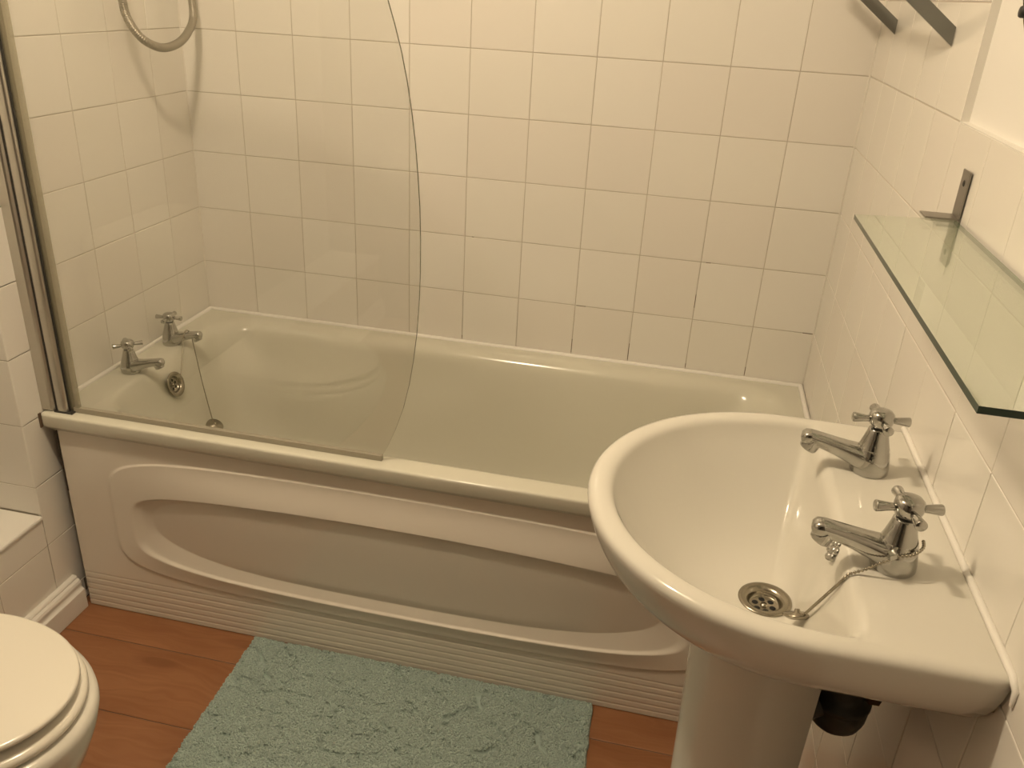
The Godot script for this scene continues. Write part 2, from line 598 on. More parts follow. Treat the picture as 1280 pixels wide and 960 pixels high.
# ---------------------------------------------------------------- bath
func bath() -> void:
	var t := thing("bathtub", "long white acrylic bath set between the tiled walls", "bath", Vector3.ZERO)
	var rows := []
	for s in [[0.010, 1.660, 0.004, 0.690, 0.01, 0.478], [0.004, 1.667, 0.002, 0.703, 0.012, 0.4915], [0.003, 1.668, 0.001, 0.7075, 0.012, 0.496], [0.003, 1.668, 0.001, 0.7085, 0.012, 0.498], [0.003, 1.668, 0.001, 0.7085, 0.012, 0.5185], [0.003, 1.668, 0.001, 0.7084, 0.012, 0.5208], [0.0035, 1.6675, 0.0015, 0.7078, 0.012, 0.5230], [0.005, 1.666, 0.002, 0.7062, 0.012, 0.5247], [0.007, 1.664, 0.003, 0.7040, 0.012, 0.5254], [0.012, 1.66, 0.01, 0.7015, 0.015, 0.5256], [0.018, 1.655, 0.014, 0.694, 0.02, 0.5256], [0.055, 1.635, 0.028, 0.672, 0.09, 0.5256],
		[0.065, 1.625, 0.034, 0.664, 0.10, 0.5255], [0.076, 1.617, 0.044, 0.657, 0.10, 0.5245], [0.086, 1.607, 0.055, 0.650, 0.10, 0.521], [0.094, 1.598, 0.065, 0.644, 0.10, 0.514], [0.101, 1.588, 0.073, 0.639, 0.10, 0.502], [0.107, 1.574, 0.079, 0.635, 0.10, 0.485], [0.116, 1.553, 0.086, 0.630, 0.105, 0.455], [0.124, 1.535, 0.092, 0.625, 0.11, 0.425], [0.134, 1.515, 0.099, 0.620, 0.11, 0.39], [0.144, 1.49, 0.107, 0.614, 0.115, 0.35], [0.155, 1.465, 0.115, 0.608, 0.115, 0.31], [0.167, 1.44, 0.124, 0.600, 0.12, 0.27], [0.182, 1.41, 0.136, 0.588, 0.12, 0.23], [0.202, 1.38, 0.154, 0.57, 0.12, 0.195], [0.235, 1.345, 0.185, 0.54, 0.12, 0.17], [0.30, 1.28, 0.24, 0.49, 0.10, 0.158], [0.60, 1.0, 0.33, 0.40, 0.03, 0.153]]:
		var ring := rrect(s[0], s[1], s[2], s[3], s[4], s[5], 10, 48, 16)
		if s[5] < 0.515 and s[0] > 0.06:
			for k in ring.size():
				# the far side is scooped out for an arm: a shallow oval hollow
				var p := ring[k]
				if p.z < 0.36 and s[5] > 0.17:
					var e := Vector2((p.x - 0.47) / 0.37, (p.y - 0.50) / 0.165).length()
					var d := 0.0075 * (1.0 - smoothstep(0.82, 1.0, e)) * smoothstep(0.515, 0.45, p.y)
					ring[k] = p - Vector3(0, 0, d)
		rows.append(ring)
	var st := start()
	grid_to(st, rows, true)
	fan_to(st, rows[-1], true)
	put("tub", done(st), M.acrylic, t)
	# bead of sealant along the walls
	st = start()
	var pts := PackedVector3Array()
	for p in [Vector3(0.007, 0.526, 0.655), Vector3(0.007, 0.526, 0.007), Vector3(XR - 0.007, 0.526, 0.007), Vector3(XR - 0.007, 0.526, 0.68)]:
		pts.append(p)
	for k in 3:
		tube_to(st, PackedVector3Array([pts[k], pts[k + 1]]), even(2, 0.0065), 10)
	put("sealant", done(st), M.sealant, t)
	make_waste(t, "overflow", 0.032, Transform3D(Basis(Vector3.BACK, -1.27), Vector3(0.1225, 0.4685, 0.383)), M.worn_metal, true)
	put("mould_and_shade_patch", box(Vector3(0.0005, 0.490, 0.7005), Vector3(0.003, 0.524, 0.7075)), M.mould_brown, t)
	put("mould_and_shade_patch", box(Vector3(0.0262, 0.325, 0.6900), Vector3(0.0290, 0.489, 0.6940)), M.mould_and_shade, t)  # painted shade: dark strip standing in for the gap beside the panel
	put("mould_and_shade_patch", box(Vector3(0.0284, 0.050, 0.6960), Vector3(0.0300, 0.084, 0.7018)), M.mould_and_shade, t)
	bath_panel(t)

func sup(x: float, y: float, a: float, b: float, n: float) -> float:
	return pow(pow(absf(x / a), n) + pow(absf(y / b), n), 1.0 / n)

func bath_panel(t: Node3D) -> void:
	var nx := 420
	var ny := 310
	var st := start()
	st.set_smooth_group(0)
	var rows := []
	for j in ny + 1:
		var row := PackedVector3Array()
		var y := 0.002 + 0.490 * j / ny
		for i in nx + 1:
			var x := 0.028 + 1.638 * i / nx
			row.append(Vector3(x, y, 0.693 + relief(x, y)))
		rows.append(row)
	grid_to(st, rows, false)
	put("front_panel", done(st), M.panel, t)

func relief(x: float, y: float) -> float:
	var u := (x - 0.815) / 0.60
	# raised field
	var top := 0.4545 - 0.012 * u * u
	var bot := 0.112 + 0.010 * u * u
	var fo := sup(x - 0.815, y - (top + bot) / 2, 0.685, (top + bot) / 2 - bot, 6.0)
	# recess within it
	var rt := 0.383 - 0.022 * u * u
	var rb := 0.1465 + 0.016 * u * u
	var fr := sup(x - 0.812, y - (rt + rb) / 2, 0.628, (rt - rb) / 2, 5.0)
	var fi := sup(x - 0.805, y - (0.2735 + 0.002), 0.575, 0.1025, 2.7)
	var h := 0.0
	if fo < 1.0:
		var inn := (1.0 - fo) * 0.171
		h += 0.0035 * smoothstep(0.0, 0.003, inn) + 0.0175 * smoothstep(0.0, 0.085, inn)
	if fr < 1.0:
		var q := clampf((1.0 - fr) / maxf((1.0 - fr) + maxf(fi - 1.0, 0.0) * 0.9, 1e-5), 0.0, 1.0)
		h -= lerpf(0.0065, 0.0185, smoothstep(0.0, 1.0, (rt - y) / (rt - rb))) * q + 0.0042 * smoothstep(0.0, 0.0045, (1.0 - fr) * 0.115)
	# reeded foot
	if y < 0.106:
		var k := absf(fposmod(y, 0.0165) / 0.0165 - 0.5) * 2.0
		h -= 0.0011 * smoothstep(0.70, 1.0, k)
	return h

func screen() -> void:
	var t := thing("shower_screen", "clear glass shower screen with a curved edge on the bath rim", "shower screen", Vector3.ZERO)
	var edge := [[0.5360, 0.7760], [0.560, 0.7880], [0.600, 0.8045], [0.653, 0.8220], [0.706, 0.8340], [0.759, 0.8425], [0.815, 0.8490], [0.874, 0.8530], [0.935, 0.8550], [0.996, 0.8550], [1.055, 0.8532], [1.11, 0.8495], [1.165, 0.8445], [1.216, 0.8380], [1.264, 0.8300], [1.31, 0.8200], [1.350, 0.8090], [1.386, 0.7975], [1.44, 0.776], [1.50, 0.745], [1.56, 0.703], [1.61, 0.655], [1.655, 0.59], [1.69, 0.51], [1.715, 0.41], [1.73, 0.30], [1.737, 0.18], [1.738, 0.068]]
	var ring := PackedVector3Array([Vector3(0.068, 0.536, 0.6725)])
	for e in edge:
		ring.append(Vector3(e[1], e[0], 0.6725))
	var st := start()
	st.set_smooth_group(-1)
	# two faces of the pane, triangulated from its long straight side
	var poly := PackedVector2Array()
	for p in ring:
		poly.append(Vector2(p.x, p.y))
	var idx := Geometry2D.triangulate_polygon(poly)
	for dz in [0.0, 0.006]:
		for k in range(0, idx.size(), 3):
			for j in ([0, 1, 2] if dz > 0 else [0, 2, 1]):
				var p := ring[idx[k + j]]
				st.add_vertex(Vector3(p.x, p.y, p.z + dz))
	put("pane", done(st), M.screen_glass, t)
	st = start()
	st.set_smooth_group(-1)
	for k in range(1, ring.size() - 1):
		var a := ring[k]
		var b := ring[k + 1]
		var v := Vector3(0, 0, 0.006)
		quad(st, a, b, b + v, a + v)
	put("pane_edge", done(st), M.glass_rim if M.has("glass_rim") else M.rubber, t)
	put("bottom_seal", box(Vector3(0.070, 0.5262, 0.6705), Vector3(0.7765, 0.5375, 0.6805)), M.rubber, t)
	# wall channel and pivoting post of aluminium
	st = start()
	var prof := [[0.0005, 0.661], [0.0005, 0.692], [0.022, 0.692], [0.026, 0.690], [0.029, 0.686], [0.030, 0.681], [0.030, 0.665], [0.028, 0.661]]
	var r0 := PackedVector3Array()
	for p in prof:
		r0.append(Vector3(p[0], 0.5285, p[1]))
	slab_to(st, r0, Vector3(0, 1.22, 0))
	put("wall_channel", done(st), M.aluminium, t)
	st = start()
	var rows := []
	for y in [0.5285, 1.745]:
		rows.append(rrect(0.0345, 0.0605, 0.663, 0.691, 0.008, y, 5))
	grid_to(st, rows, true)
	fan_to(st, rows[0], false)
	fan_to(st, rows[1], true)
	put("pivot_post", done(st), M.aluminium, t)
	st = start()
	box_to(st, Vector3(0.0295, 0.5285, 0.668), Vector3(0.036, 1.745, 0.686))
	box_to(st, Vector3(0.0600, 0.5285, 0.667), Vector3(0.0645, 1.745, 0.6835))
	put("dark_seal", done(st), M.dark, t)
	put("foot", box(Vector3(0.030, 0.5258, 0.6615), Vector3(0.074, 0.5292, 0.6925)), M.dark, t)
	put("clear_seal", box(Vector3(0.0645, 0.5285, 0.6710), Vector3(0.0830, 1.742, 0.6802)), M.seal, t)

func bath_fittings() -> void:
	var a := make_tap("bath_tap", "chrome pillar tap on the bath nearer the glass screen post", "bath taps on the bath end")
	a.transform = Transform3D(Basis(Vector3.UP, 0.05).scaled(Vector3(0.95, 0.88, 0.95)), Vector3(0.056, 0.5253, 0.455))
	a.get_node("handle").rotation.y = 0.72
	var b := a.duplicate()
	b.name = numbered("bath_tap")
	add_child(b)
	b.set_meta("label", "chrome pillar tap on the bath nearer the back corner with chain over its spout")
	b.transform = Transform3D(Basis(Vector3.UP, 0.0).scaled(Vector3(0.95, 0.92, 0.95)), Vector3(0.050, 0.5253, 0.272))
	b.get_node("handle").rotation.y = 0.12
	# plug on a ball chain, draped over the spout of the far tap
	var t := thing("bath_plug", "grey bath plug hanging on a ball chain from the far bath tap", "plug", Vector3.ZERO)
	var pts := spline([Vector3(0.130, 0.478, 0.372), Vector3(0.118, 0.500, 0.345), Vector3(0.097, 0.541, 0.296), Vector3(0.0945, 0.5565, 0.2860), Vector3(0.0955, 0.5690, 0.2725), Vector3(0.098, 0.5570, 0.2585), Vector3(0.104, 0.535, 0.262), Vector3(0.135, 0.420, 0.285), Vector3(0.163, 0.328, 0.302)], 0.0012)
	var rad := PackedFloat32Array()
	for k in pts.size():
		rad.append(0.0009 + 0.0007 * absf(sin(k * PI / 3.0)))
	var st := start()
	tube_to(st, pts, rad, 6)
	put("chain", done(st), M.worn_metal, t)
	var pg := put("plug", lathe([[0.0, -0.006], [0.016, -0.006], [0.0185, 0.0], [0.0225, 0.001], [0.0235, 0.004], [0.0215, 0.0062], [0.006, 0.0075], [0.004, 0.010], [0.0035, 0.014], [0.0, 0.0145]], 28), M.worn_metal, t, Vector3(0.1655, 0.315, 0.303))
	pg.rotation = Vector3(0.1, 0.0, -0.45)

# ---------------------------------------------------------------- basin
const BY := 0.862
const BZ := 1.163

func basin_ring(inset: float, back: float, y: float, sm := 0) -> PackedVector3Array:
	# D-shaped outline: straight sides to the wall, an elliptical front
	var cx := 1.50
	var a := 0.262 - inset
	var b := 0.257 - inset
	var out := PackedVector3Array()
	var ns := 10
	for k in ns:
		out.append(Vector3(lerpf(back, cx, float(k) / ns), y, BZ - b))
	for k in 49:
		var f := -PI / 2 - PI * k / 48
		out.append(Vector3(cx + a * cos(f), y, BZ + b * sin(f)))
	for k in range(1, ns + 1):
		out.append(Vector3(lerpf(cx, back, float(k) / ns), y, BZ + b))
	for k in range(1, 28):
		out.append(Vector3(back, y, lerpf(BZ + b, BZ - b, k / 28.0)))
	for s in sm:
		var q := out.duplicate()
		for k in out.size():
			out[k] = q[k] * 0.5 + (q[k - 1] + q[(k + 1) % q.size()]) * 0.25
	return out

func basin() -> void:
	var t := thing("basin", "white ceramic wash basin with a rounded front below the glass shelf", "basin", Vector3.ZERO)
	var rows := []
	# underside up to the rim
	for s in [[0.200, 1.62, -0.205], [0.185, 1.63, -0.190], [0.150, 1.64, -0.168], [0.110, 1.65, -0.142], [0.078, 1.656, -0.118], [0.052, 1.66, -0.098], [0.034, 1.662, -0.080], [0.020, 1.6635, -0.062], [0.0105, 1.665, -0.044], [0.0045, 1.665, -0.028], [0.0015, 1.665, -0.017], [0.0, 1.665, -0.010], [0.001, 1.665, -0.0055], [0.004, 1.664, -0.0020], [0.009, 1.662, -0.0004], [0.014, 1.66, 0.0]]:
		rows.append(basin_ring(s[0], s[1], BY + s[2], 0))
	# roll into the bowl
	var r0 := basin_ring(0.021, 1.549, BY - 0.0006, 5)
	var r1 := basin_ring(0.0245, 1.5445, BY - 0.0018, 6)
	var r2 := basin_ring(0.028, 1.540, BY - 0.0046, 7)
	var r3 := basin_ring(0.0305, 1.537, BY - 0.0090, 8)
	rows.append_array([basin_ring(0.0175, 1.60, BY, 2), r0, r1, r2, r3])
	var edge := basin_ring(0.0325, 1.535, BY - 0.014, 9)
	rows.append(edge)
	var dc := Vector3(1.4795, 0.719, 1.172)
	for k in range(1, 25):
		var f := k / 24.0
		var ring := PackedVector3Array()
		for p in edge:
			var d := Vector3(p.x - dc.x, 0, p.z - dc.z)
			var q := dc + d.normalized() * 0.031
			var g := 1.0 - pow(1.0 - f, 2.3)
			var xz := p.lerp(q, f)
			ring.append(Vector3(xz.x, lerpf(p.y, dc.y, g), xz.z))
		rows.append(ring)
	put("bowl", loft(rows), M.ceramic, t)
	make_waste(t, "waste", 0.034, Transform3D(Basis(Vector3.BACK, 0.03), dc + Vector3(0, 0.0006, 0)), M.worn_metal, false)
	# chrome overflow rosette in the wall under the taps
	var tr := Transform3D(Basis(Vector3.BACK, 1.12), Vector3(1.5335, 0.8440, 1.2245))
	var of := put("overflow", lathe([[0.0, 0.004], [0.004, 0.004], [0.005, 0.002], [0.0055, 0.0]], 18), M.chrome, t)
	of.transform = tr
	for k in 6:
		var a := TAU * k / 6
		var p := put("petal", lathe([[0.0, 0.0045], [0.003, 0.0042], [0.0047, 0.0024], [0.005, -0.001]], 14), M.chrome, of, Vector3(0.0092 * cos(a), -0.0005, 0.0092 * sin(a)))
		p.rotation.x = 0.1
	# sealant at the wall
	var st := start()
	tube_to(st, PackedVector3Array([Vector3(1.666, BY + 0.001, 0.905), Vector3(1.666, BY + 0.001, 1.36), Vector3(1.667, BY, 1.412), Vector3(1.667, BY - 0.006, 1.426), Vector3(1.667, BY - 0.022, 1.4275)]), PackedFloat32Array([0.0040, 0.0042, 0.0042, 0.0036, 0.002]), 10)
	put("sealant", done(st), M.sealant, t)
	put("wall_fixing", box(Vector3(1.6605, 0.806, 1.388), Vector3(1.6685, 0.842, 1.4015)), M.rubber, t)

	# pedestal, open at the back
	var pd := thing("pedestal", "white ceramic pedestal standing on the floor under the basin", "pedestal", Vector3.ZERO)
	rows = []
	for s in [[0.0, 0.085, 0.098], [0.012, 0.085, 0.098], [0.03, 0.078, 0.090], [0.10, 0.072, 0.083], [0.35, 0.072, 0.082], [0.55, 0.075, 0.085], [0.66, 0.079, 0.091], [0.698, 0.082, 0.096]]:
		var ring := PackedVector3Array()
		for w in 2:
			var off := 0.0 if w == 0 else 0.009
			var c := []
			c.append(Vector3(1.552, s[0], BZ - s[2] + off))
			for k in 25:
				var f := -PI / 2 - PI * k / 24
				c.append(Vector3(1.475 + (s[1] - off) * cos(f), s[0], BZ + (s[2] - off) * sin(f)))
			c.append(Vector3(1.552, s[0], BZ + s[2] - off))
			if w == 1:
				c.reverse()
			for p in c:
				ring.append(p)
		rows.append(ring)
	put("shell", loft(rows), M.ceramic, pd)

func basin_fittings() -> void:
	var a := make_tap("basin_tap", "chrome pillar tap on the basin nearer the bath", "basin taps")
	a.transform = Transform3D(Basis(Vector3.UP, PI - 0.02).scaled(Vector3(1, 0.96, 1)), Vector3(1.5945, BY - 0.0005, 1.047))
	a.get_node("handle").rotation.y = 0.10
	var b := a.duplicate()
	b.name = numbered("basin_tap")
	add_child(b)
	b.set_meta("label", "chrome pillar tap on the basin with the plug chain wound round it")
	b.transform = Transform3D(Basis(Vector3.UP, PI + 0.02).scaled(Vector3(1, 0.96, 1)), Vector3(1.5865, BY - 0.0005, 1.262))
	b.get_node("handle").rotation.y = 0.14
	# plug and ball chain
	var t := thing("basin_plug", "small metal plug on a ball chain lying in the basin beside the waste", "plug", Vector3.ZERO)
	var pts := spline([Vector3(1.6115, 0.8975, 1.258), Vector3(1.6085, 0.8965, 1.272), Vector3(1.597, 0.8935, 1.2835), Vector3(1.582, 0.8895, 1.2865), Vector3(1.567, 0.8800, 1.2880), Vector3(1.554, 0.8700, 1.2890), Vector3(1.545, 0.8645, 1.2895), Vector3(1.5385, 0.8600, 1.2890), Vector3(1.5340, 0.8520, 1.2885), Vector3(1.5310, 0.8390, 1.2830), Vector3(1.5248, 0.8120, 1.2697), Vector3(1.5187, 0.7850, 1.2563), Vector3(1.5125, 0.7580, 1.2430)], 0.0010)
	var rad := PackedFloat32Array()
	for k in pts.size():
		rad.append(0.0007 + 0.0014 * absf(sin(k * PI / 4.0)))
	var st := start()
	tube_to(st, pts, rad, 6)
	put("chain", done(st), M.worn_metal, t)
	var pg := put("plug", lathe([[0.0, -0.003], [0.012, -0.003], [0.0165, 0.0], [0.0175, 0.0015], [0.016, 0.003], [0.004, 0.0042], [0.003, 0.008], [0.0, 0.0085]], 26), M.worn_metal, t, Vector3(1.5085, 0.7530, 1.237))
	pg.rotation = Vector3(-0.50, 0.0, 0.14)
	var cl := put("clip", box(Vector3(-0.004, -0.004, -0.0035), Vector3(0.004, 0.004, 0.0035)), M.chrome, t, Vector3(1.5755, 0.8915, 1.2875))
	cl.rotation = Vector3(0.2, 0.4, 0.3)
	# bottle trap below
	var tp := thing("bottle_trap", "dark grey plastic bottle trap below the basin behind the pedestal", "trap", Vector3.ZERO)
	var prof := [[0.0, -0.045], [0.012, -0.0445], [0.024, -0.040], [0.033, -0.031], [0.0375, -0.018], [0.0385, -0.004], [0.037, 0.002], [0.040, 0.004], [0.040, 0.012], [0.034, 0.015], [0.031, 0.03], [0.031, 0.055], [0.022, 0.06], [0.0, 0.06]]
	put("trap_body", lathe(prof, 28), M.trap, tp, Vector3(1.603, 0.572, 1.165))
	put("inlet_pipe", rod(Vector3(1.603, 0.60, 1.165), Vector3(1.520, 0.640, 1.170), 0.019, 0.019), M.trap, tp)
	put("outlet_pipe", rod(Vector3(1.573, 0.575, 1.180), Vector3(1.500, 0.545, 1.205), 0.018, 0.018), M.trap, tp)
	put("rusty_nut", lathe([[0.0, 0.0], [0.013, 0.0], [0.014, 0.02], [0.0, 0.02]], 6), M.rust, tp, Vector3(1.638, 0.596, 1.178))
	put("supply_pipe", rod(Vector3(1.638, 0.596, 1.178), Vector3(1.638, 0.69, 1.178), 0.0075, 0.0075), M.rust, tp)

# ---------------------------------------------------------------- toilet
func ell(cx: float, a: float, b: float, y: float, back: float) -> PackedVector3Array:
	var out := PackedVector3Array()
	for k in 41:
		var f := PI / 2 - PI * k / 40
		out.append(Vector3(cx + a * cos(f), y, 1.33 + b * sin(f)))
	for k in range(1, 8):
		out.append(Vector3(lerpf(cx, back, k / 8.0), y, 1.33 - b * lerpf(1.0, 0.93, k / 8.0)))
	for k in 9:
		out.append(Vector3(back, y, 1.33 + b * lerpf(-0.93, 0.93, k / 8.0)))
	for k in range(1, 8):
		out.append(Vector3(lerpf(back, cx, k / 8.0), y, 1.33 + b * lerpf(0.93, 1.0, k / 8.0)))
	return out

func toilet() -> void:
	var t := thing("toilet", "white toilet with its lid down beside the tiled ledge", "toilet", Vector3.ZERO)
	var rows := []
	for s in [[0.20, 0.14, 0.105, 0.0, 0.02], [0.20, 0.14, 0.105, 0.02, 0.02], [0.21, 0.135, 0.10, 0.06, 0.02], [0.24, 0.15, 0.108, 0.14, 0.03], [0.27, 0.195, 0.135, 0.22, 0.04], [0.29, 0.226, 0.160, 0.29, 0.05], [0.295, 0.240, 0.174, 0.34, 0.05], [0.30, 0.241, 0.180, 0.368, 0.05], [0.30, 0.239, 0.179, 0.378, 0.05], [0.30, 0.232, 0.172, 0.384, 0.05], [0.30, 0.17, 0.12, 0.384, 0.12]]:
		rows.append(ell(s[0], s[1], s[2], s[3], s[4]))
	var st := start()
	grid_to(st, rows, true)
	fan_to(st, rows[-1], true)
	put("pan", done(st), M.ceramic, t)
	rows = []
	for s in [[0.218, 0.163, 0.3865], [0.2245, 0.1695, 0.388], [0.2270, 0.172, 0.394], [0.2255, 0.1705, 0.400], [0.219, 0.164, 0.4035], [0.15, 0.10, 0.4035]]:
		rows.append(ell(0.30, s[0], s[1], s[2], 0.08))
	put("seat", loft(rows), M.seat_plastic, t)
	rows = []
	for s in [[0.10, 0.08, 0.001], [0.213, 0.158, 0.0], [0.2165, 0.1615, 0.0006], [0.2185, 0.1635, 0.003], [0.2180, 0.1630, 0.0075], [0.2160, 0.1610, 0.0095], [0.212, 0.157, 0.0106], [0.10, 0.08, 0.0116]]:
		rows.append(ell(0.30, s[0], s[1], s[2], 0.075))
	st = start()
	grid_to(st, rows, true)
	fan_to(st, rows[-1], true)
	var lid := put("lid", done(st), M.seat_plastic, t, Vector3(0, 0.4085, 0))
	lid.transform = Transform3D(Basis(Vector3.BACK, 0.012) * Basis(Vector3.RIGHT, -0.034), Vector3(0.0, 0.4100 - 1.33 * 0.034, 0))
	for s in [-1.0, 1.0]:
		put("hinge", rod(Vector3(0.078, 0.405, 1.33 + 0.075 * s - 0.02), Vector3(0.078, 0.405, 1.33 + 0.075 * s + 0.02), 0.011, 0.011), M.seat_plastic, t)
	rows = []
	for s in [[0.02, 0.384], [0.006, 0.40], [0.0, 0.60], [0.0, 0.76], [0.012, 0.775]]:
		rows.append(rrect(-0.225 + s[0], 0.045 - s[0], 1.13 + s[0], 1.53 - s[0], 0.03, s[1], 6))
	st = start()
	grid_to(st, rows, true)
	fan_to(st, rows[0], false)
	fan_to(st, rows[-1], true)
	put("cistern", done(st), M.ceramic, t)

# ---------------------------------------------------------------- bath mat
func mat_on_floor() -> void:
	var pile := mat("pile", lin(0.34, 0.425, 0.39), 0.95)
	pile.rim_enabled = true
	pile.rim = 0.5
	pile.rim_tint = 0.6
	var t := thing("bath_mat", "pale teal tufted bath mat lying on the floor against the bath panel", "mat", Vector3.ZERO)
	var n1 := FastNoiseLite.new()
	n1.seed = 3
	n1.frequency = 9.0
	n1.fractal_type = FastNoiseLite.FRACTAL_RIDGED
	n1.fractal_octaves = 2
	var n2 := FastNoiseLite.new()
	n2.seed = 9
	n2.frequency = 22.0
	n2.fractal_octaves = 3
	var n3 := FastNoiseLite.new()
	n3.seed = 21
	n3.frequency = 5.0
	n3.fractal_octaves = 2
	var n4 := FastNoiseLite.new()
	n4.seed = 33
	n4.frequency = 70.0
	n4.fractal_octaves = 2
	var c00 := Vector2(0.463, 0.6985)
	var c10 := Vector2(1.262, 0.6955)
	var c01 := Vector2(0.475, 1.205)
	var c11 := Vector2(1.284, 1.200)
	var nx := 300
	var nz := 190
	var height := func(u: float, v: float) -> float:
		var e := minf(minf(u, 1.0 - u) * 0.8, minf(v, 1.0 - v) * 0.5)
		var h := 0.013 + 0.0016 * n3.get_noise_2d(u * 0.8, v * 0.5) + 0.0010 * n2.get_noise_2d(u * 0.8, v * 0.5)
		var r := n1.get_noise_2d(u * 0.8 * 0.55, v * 0.5 * 1.5)
		h -= 0.013 * smoothstep(0.64, 0.86, r) * smoothstep(-0.35, 0.02, n3.get_noise_2d(u * 1.7 + 4.0, v + 2.0))
		h -= 0.006 * smoothstep(0.36, 0.60, n4.get_noise_2d(u * 0.8 * 0.7, v * 0.5))
		h = maxf(h, 0.0022)
		return h * (0.25 + 0.75 * sqrt(clampf(e / 0.012, 0.0, 1.0)))
	var at := func(u: float, v: float) -> Vector2:
		var wob := 0.0022 * n2.get_noise_2d(u * 0.8 + 3.0, v * 0.5 + 5.0)
		return c00.lerp(c10, u).lerp(c01.lerp(c11, u), v) + Vector2(wob, wob)
	var rows := []
	for j in nz + 1:
		var row := PackedVector3Array()
		for i in nx + 1:
			var u := float(i) / nx
			var v := float(j) / nz
			var p: Vector2 = at.call(u, v)
			var h: float = height.call(u, v)
			if i == 0 or j == 0 or i == nx or j == nz:
				h = 0.0005
			row.append(Vector3(p.x, h, p.y))
		rows.append(row)
	put("backing", loft(rows, false), pile, t)
	# tufts
	var st := start()
	lathe_to(st, [[0.0013, -0.002], [0.0017, 0.001], [0.0014, 0.0024], [0.0, 0.0031]], 6)
	var mesh := done(st)
	var mm := MultiMesh.new()
	mm.transform_format = MultiMesh.TRANSFORM_3D
	mm.use_colors = true
	mm.mesh = mesh
	var count := 58000
	mm.instance_count = count
	var used := 0
	var tuft := mat("tuft", Color.WHITE, 0.95)
	tuft.vertex_color_use_as_albedo = true
	for k in count:
		var u := rng.randf_range(0.003, 0.997)
		var v := rng.randf_range(0.003, 0.997)
		var p: Vector2 = at.call(u, v)
		var h: float = height.call(u, v)
		if h < 0.0080 and u > 0.03 and u < 0.97 and v > 0.04 and v < 0.96:
			continue
		var lean := Basis(Vector3(rng.randfn(), 0, rng.randfn()).normalized(), rng.randf_range(0.0, 0.8))
		var s := rng.randf_range(0.75, 1.25)
		mm.set_instance_transform(used, Transform3D(lean.scaled(Vector3(s, s, s)), Vector3(p.x, h - 0.0004, p.y)))
		var b := rng.randf_range(0.84, 1.14)
		mm.set_instance_color(used, Color(0.345 * b, 0.43 * b, 0.395 * b))
		used += 1
	mm.visible_instance_count = used
	var mi := MultiMeshInstance3D.new()
	mi.multimesh = mm
	mi.material_override = tuft
	mi.name = "tufts"
	mi.set_meta("kind", "stuff")
	t.add_child(mi)

# ---------------------------------------------------------------- on the right wall
func shelf() -> void:
	var t := thing("glass_shelf", "green tinted glass shelf held by metal brackets above the basin", "shelf", Vector3.ZERO)
	var x0 := 1.532
	var x1 := 1.664
	var z0 := 0.909
	var zb := 0.880
	var z1 := 1.505
	var y1 := 1.1665
	var y0 := 1.1605
	var st := start()
	st.set_smooth_group(-1)
	quad(st, Vector3(x0, y1, z0), Vector3(x1, y1, zb), Vector3(x1, y1, z1), Vector3(x0, y1, z1))
	quad(st, Vector3(x0, y0, z0), Vector3(x0, y0, z1), Vector3(x1, y0, z1), Vector3(x1, y0, zb))
	quad(st, Vector3(x0, y0, z0), Vector3(x1, y0, zb), Vector3(x1, y1, zb), Vector3(x0, y1, z0))
	put("pane", done(st), M.shelf_glass, t)
	st = start()
	st.set_smooth_group(-1)
	var c := [Vector2(x1, zb), Vector2(x1, z1), Vector2(x0, z1), Vector2(x0, z0)]
	for k in 3:
		var a: Vector2 = c[k]
		var b: Vector2 = c[k + 1]
		quad(st, Vector3(a.x, y0, a.y), Vector3(b.x, y0, b.y), Vector3(b.x, y1, b.y), Vector3(a.x, y1, a.y))
	put("polished_edge", done(st), M.glass_edge, t)
	for z in [0.8560, 1.44]:
		st = start()
		# upright strip against the tiles with a finger above and below the glass
		var up := rrect(1.6650, 1.6670, z, z + 0.034, 0.0005, 1.1675, 2)
		slab_to(st, up, Vector3(0, 0.062, 0))
		box_to(st, Vector3(1.624, y1 + 0.0002, z), Vector3(1.6670, y1 + 0.0026, z + 0.034))
		box_to(st, Vector3(1.640, y0 - 0.0032, z), Vector3(1.6670, y0 - 0.0002, z + 0.034))
		var br := put("bracket", done(st), M.steel, t)
		var sc := put("screw", lathe([[0.0, 0.0016], [0.003, 0.0012], [0.0046, 0.0]], 14), M.dark, br, Vector3(1.6651, 1.2130, z + 0.017))
		sc.rotation.z = PI / 2

func mirror() -> void:
	var t := thing("mirror", "round frameless wall mirror above the glass shelf, held by dark clips", "mirror", Vector3(1.681, 1.634, 1.093))
	var st := start()
	lathe_to(st, [[0.302, 0.0], [0.302, 0.0045]], 96)
	lathe_to(st, [[0.302, 0.0045], [0.3, 0.0052], [0.0, 0.0052]], 96)
	var o := put("glass", done(st), M.mirror, t)
	o.rotation.z = PI / 2
	var rm := put("polished_edge", lathe([[0.3025, 0.0002], [0.3025, 0.0042], [0.3005, 0.0054]], 96), M.glass_rim, t)
	rm.rotation.z = PI / 2
	for a in [-2.36, -0.78, 0.78, 2.36]:
		var p := put("clip", lathe([[0.0, 0.0085], [0.006, 0.0085], [0.007, 0.0065], [0.007, 0.0]], 16), M.dark, t, Vector3(0, 0.302 * sin(a), 0.302 * cos(a)))
		p.rotation.z = PI / 2

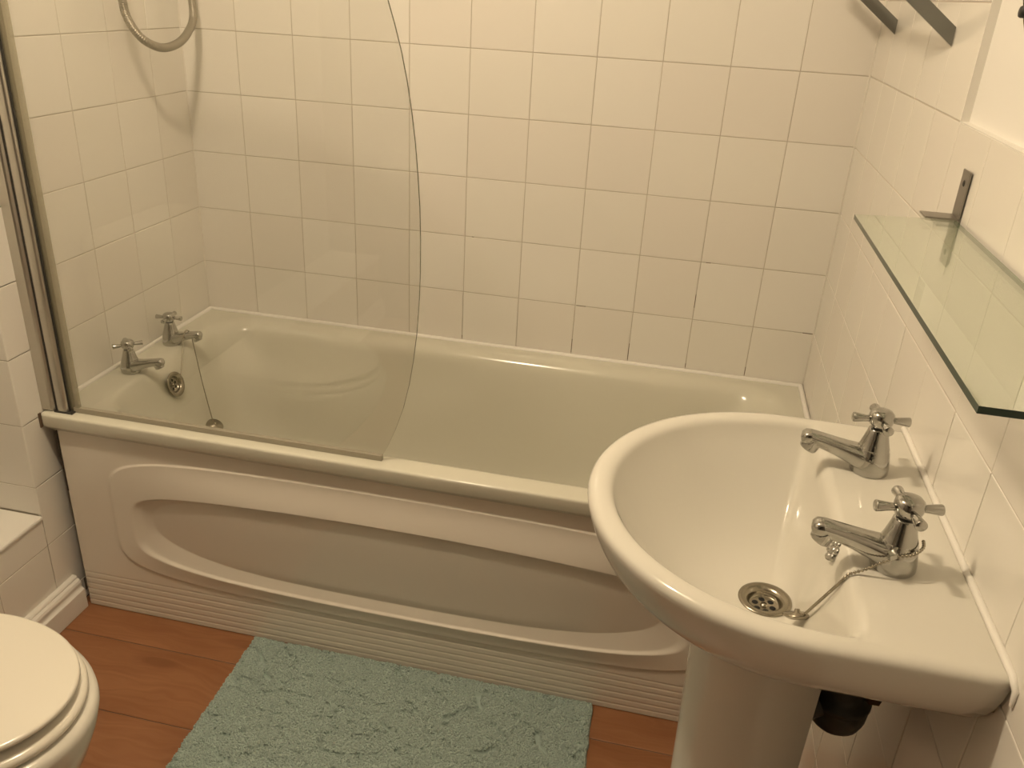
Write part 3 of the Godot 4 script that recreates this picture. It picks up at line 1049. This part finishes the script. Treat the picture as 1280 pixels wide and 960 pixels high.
func rack() -> void:
	var t := thing("towel_rack", "pair of flat grey metal arms slanting up from the tiled wall", "towel rack", Vector3.ZERO)
	for z in [0.168, 0.618]:
		var st := start()
		var d := Vector3(-0.799, 0.602, 0) * 0.26
		var a := Vector3(1.6675, 1.3700, z)
		var b := Vector3(1.6675, 1.3965, z)
		slab_to(st, PackedVector3Array([a, b, b + d, a + d]), Vector3(0, 0, 0.006))
		put("arm", done(st), M.grey_metal, t)
	for p in [[1.475, 1.530], [1.52, 1.496], [1.565, 1.462]]:
		put("rail", rod(Vector3(p[0], p[1], 0.165), Vector3(p[0], p[1], 0.627), 0.006, 0.006), M.steel, t)

func shower() -> void:
	var u := thing("shower_unit", "white wall mounted shower unit at the tap end of the bath", "shower unit", Vector3.ZERO)
	var rows := []
	for s in [[0.0, 0.0], [0.0, 0.07], [0.006, 0.082], [0.016, 0.086]]:
		var ring := rrect(1.66 + s[0], 1.98 - s[0], 0.28 + s[0], 0.46 - s[0], 0.02, s[1], 5)
		for k in ring.size():
			ring[k] = Vector3(0.0005 + ring[k].y, ring[k].x, ring[k].z)
		rows.append(ring)
	var st := start()
	grid_to(st, rows, true)
	fan_to(st, rows[-1], true)
	put("case", done(st), M.seat_plastic, u)
	var kn := put("knob", lathe([[0.0, 0.02], [0.028, 0.018], [0.03, 0.0]], 28), M.chrome, u, Vector3(0.086, 1.80, 0.37))
	kn.rotation.z = -PI / 2
	var h := thing("shower_hose", "grey flexible shower hose hanging in a loop at the tap end", "hose", Vector3.ZERO)
	var pts := spline([Vector3(0.060, 1.658, 0.330), Vector3(0.056, 1.55, 0.315), Vector3(0.052, 1.43, 0.302), Vector3(0.052, 1.345, 0.2965), Vector3(0.055, 1.3133, 0.294), Vector3(0.075, 1.2820, 0.2959), Vector3(0.093, 1.2605, 0.2830), Vector3(0.103, 1.2485, 0.2390), Vector3(0.098, 1.2580, 0.1630), Vector3(0.083, 1.2850, 0.0900), Vector3(0.072, 1.3095, 0.0540), Vector3(0.064, 1.3440, 0.0400), Vector3(0.064, 1.44, 0.045), Vector3(0.070, 1.60, 0.085), Vector3(0.075, 1.80, 0.125)], 0.0011)
	var rad := PackedFloat32Array()
	for k in pts.size():
		rad.append(0.0092 + 0.0005 * sin(k * TAU / 4.0))
	st = start()
	tube_to(st, pts, rad, 14)
	put("tube", done(st), M.hose, h)
	put("hose_nut", rod(Vector3(0.060, 1.659, 0.330), Vector3(0.059, 1.622, 0.3255), 0.013, 0.012), M.chrome, h)
	var hs := thing("shower_handset", "chrome shower handset in its wall holder above the taps", "shower head", Vector3.ZERO)
	put("holder", rod(Vector3(0.0005, 1.83, 0.127), Vector3(0.075, 1.83, 0.127), 0.014, 0.018), M.chrome, hs)
	put("handle", rod(Vector3(0.075, 1.79, 0.125), Vector3(0.11, 2.0, 0.13), 0.012, 0.014), M.chrome, hs)
	var hd := put("spray_head", lathe([[0.0, 0.0], [0.04, 0.0], [0.042, 0.01], [0.02, 0.03], [0.0, 0.034]], 28), M.chrome, hs, Vector3(0.135, 1.99, 0.132))
	hd.rotation.z = 0.9
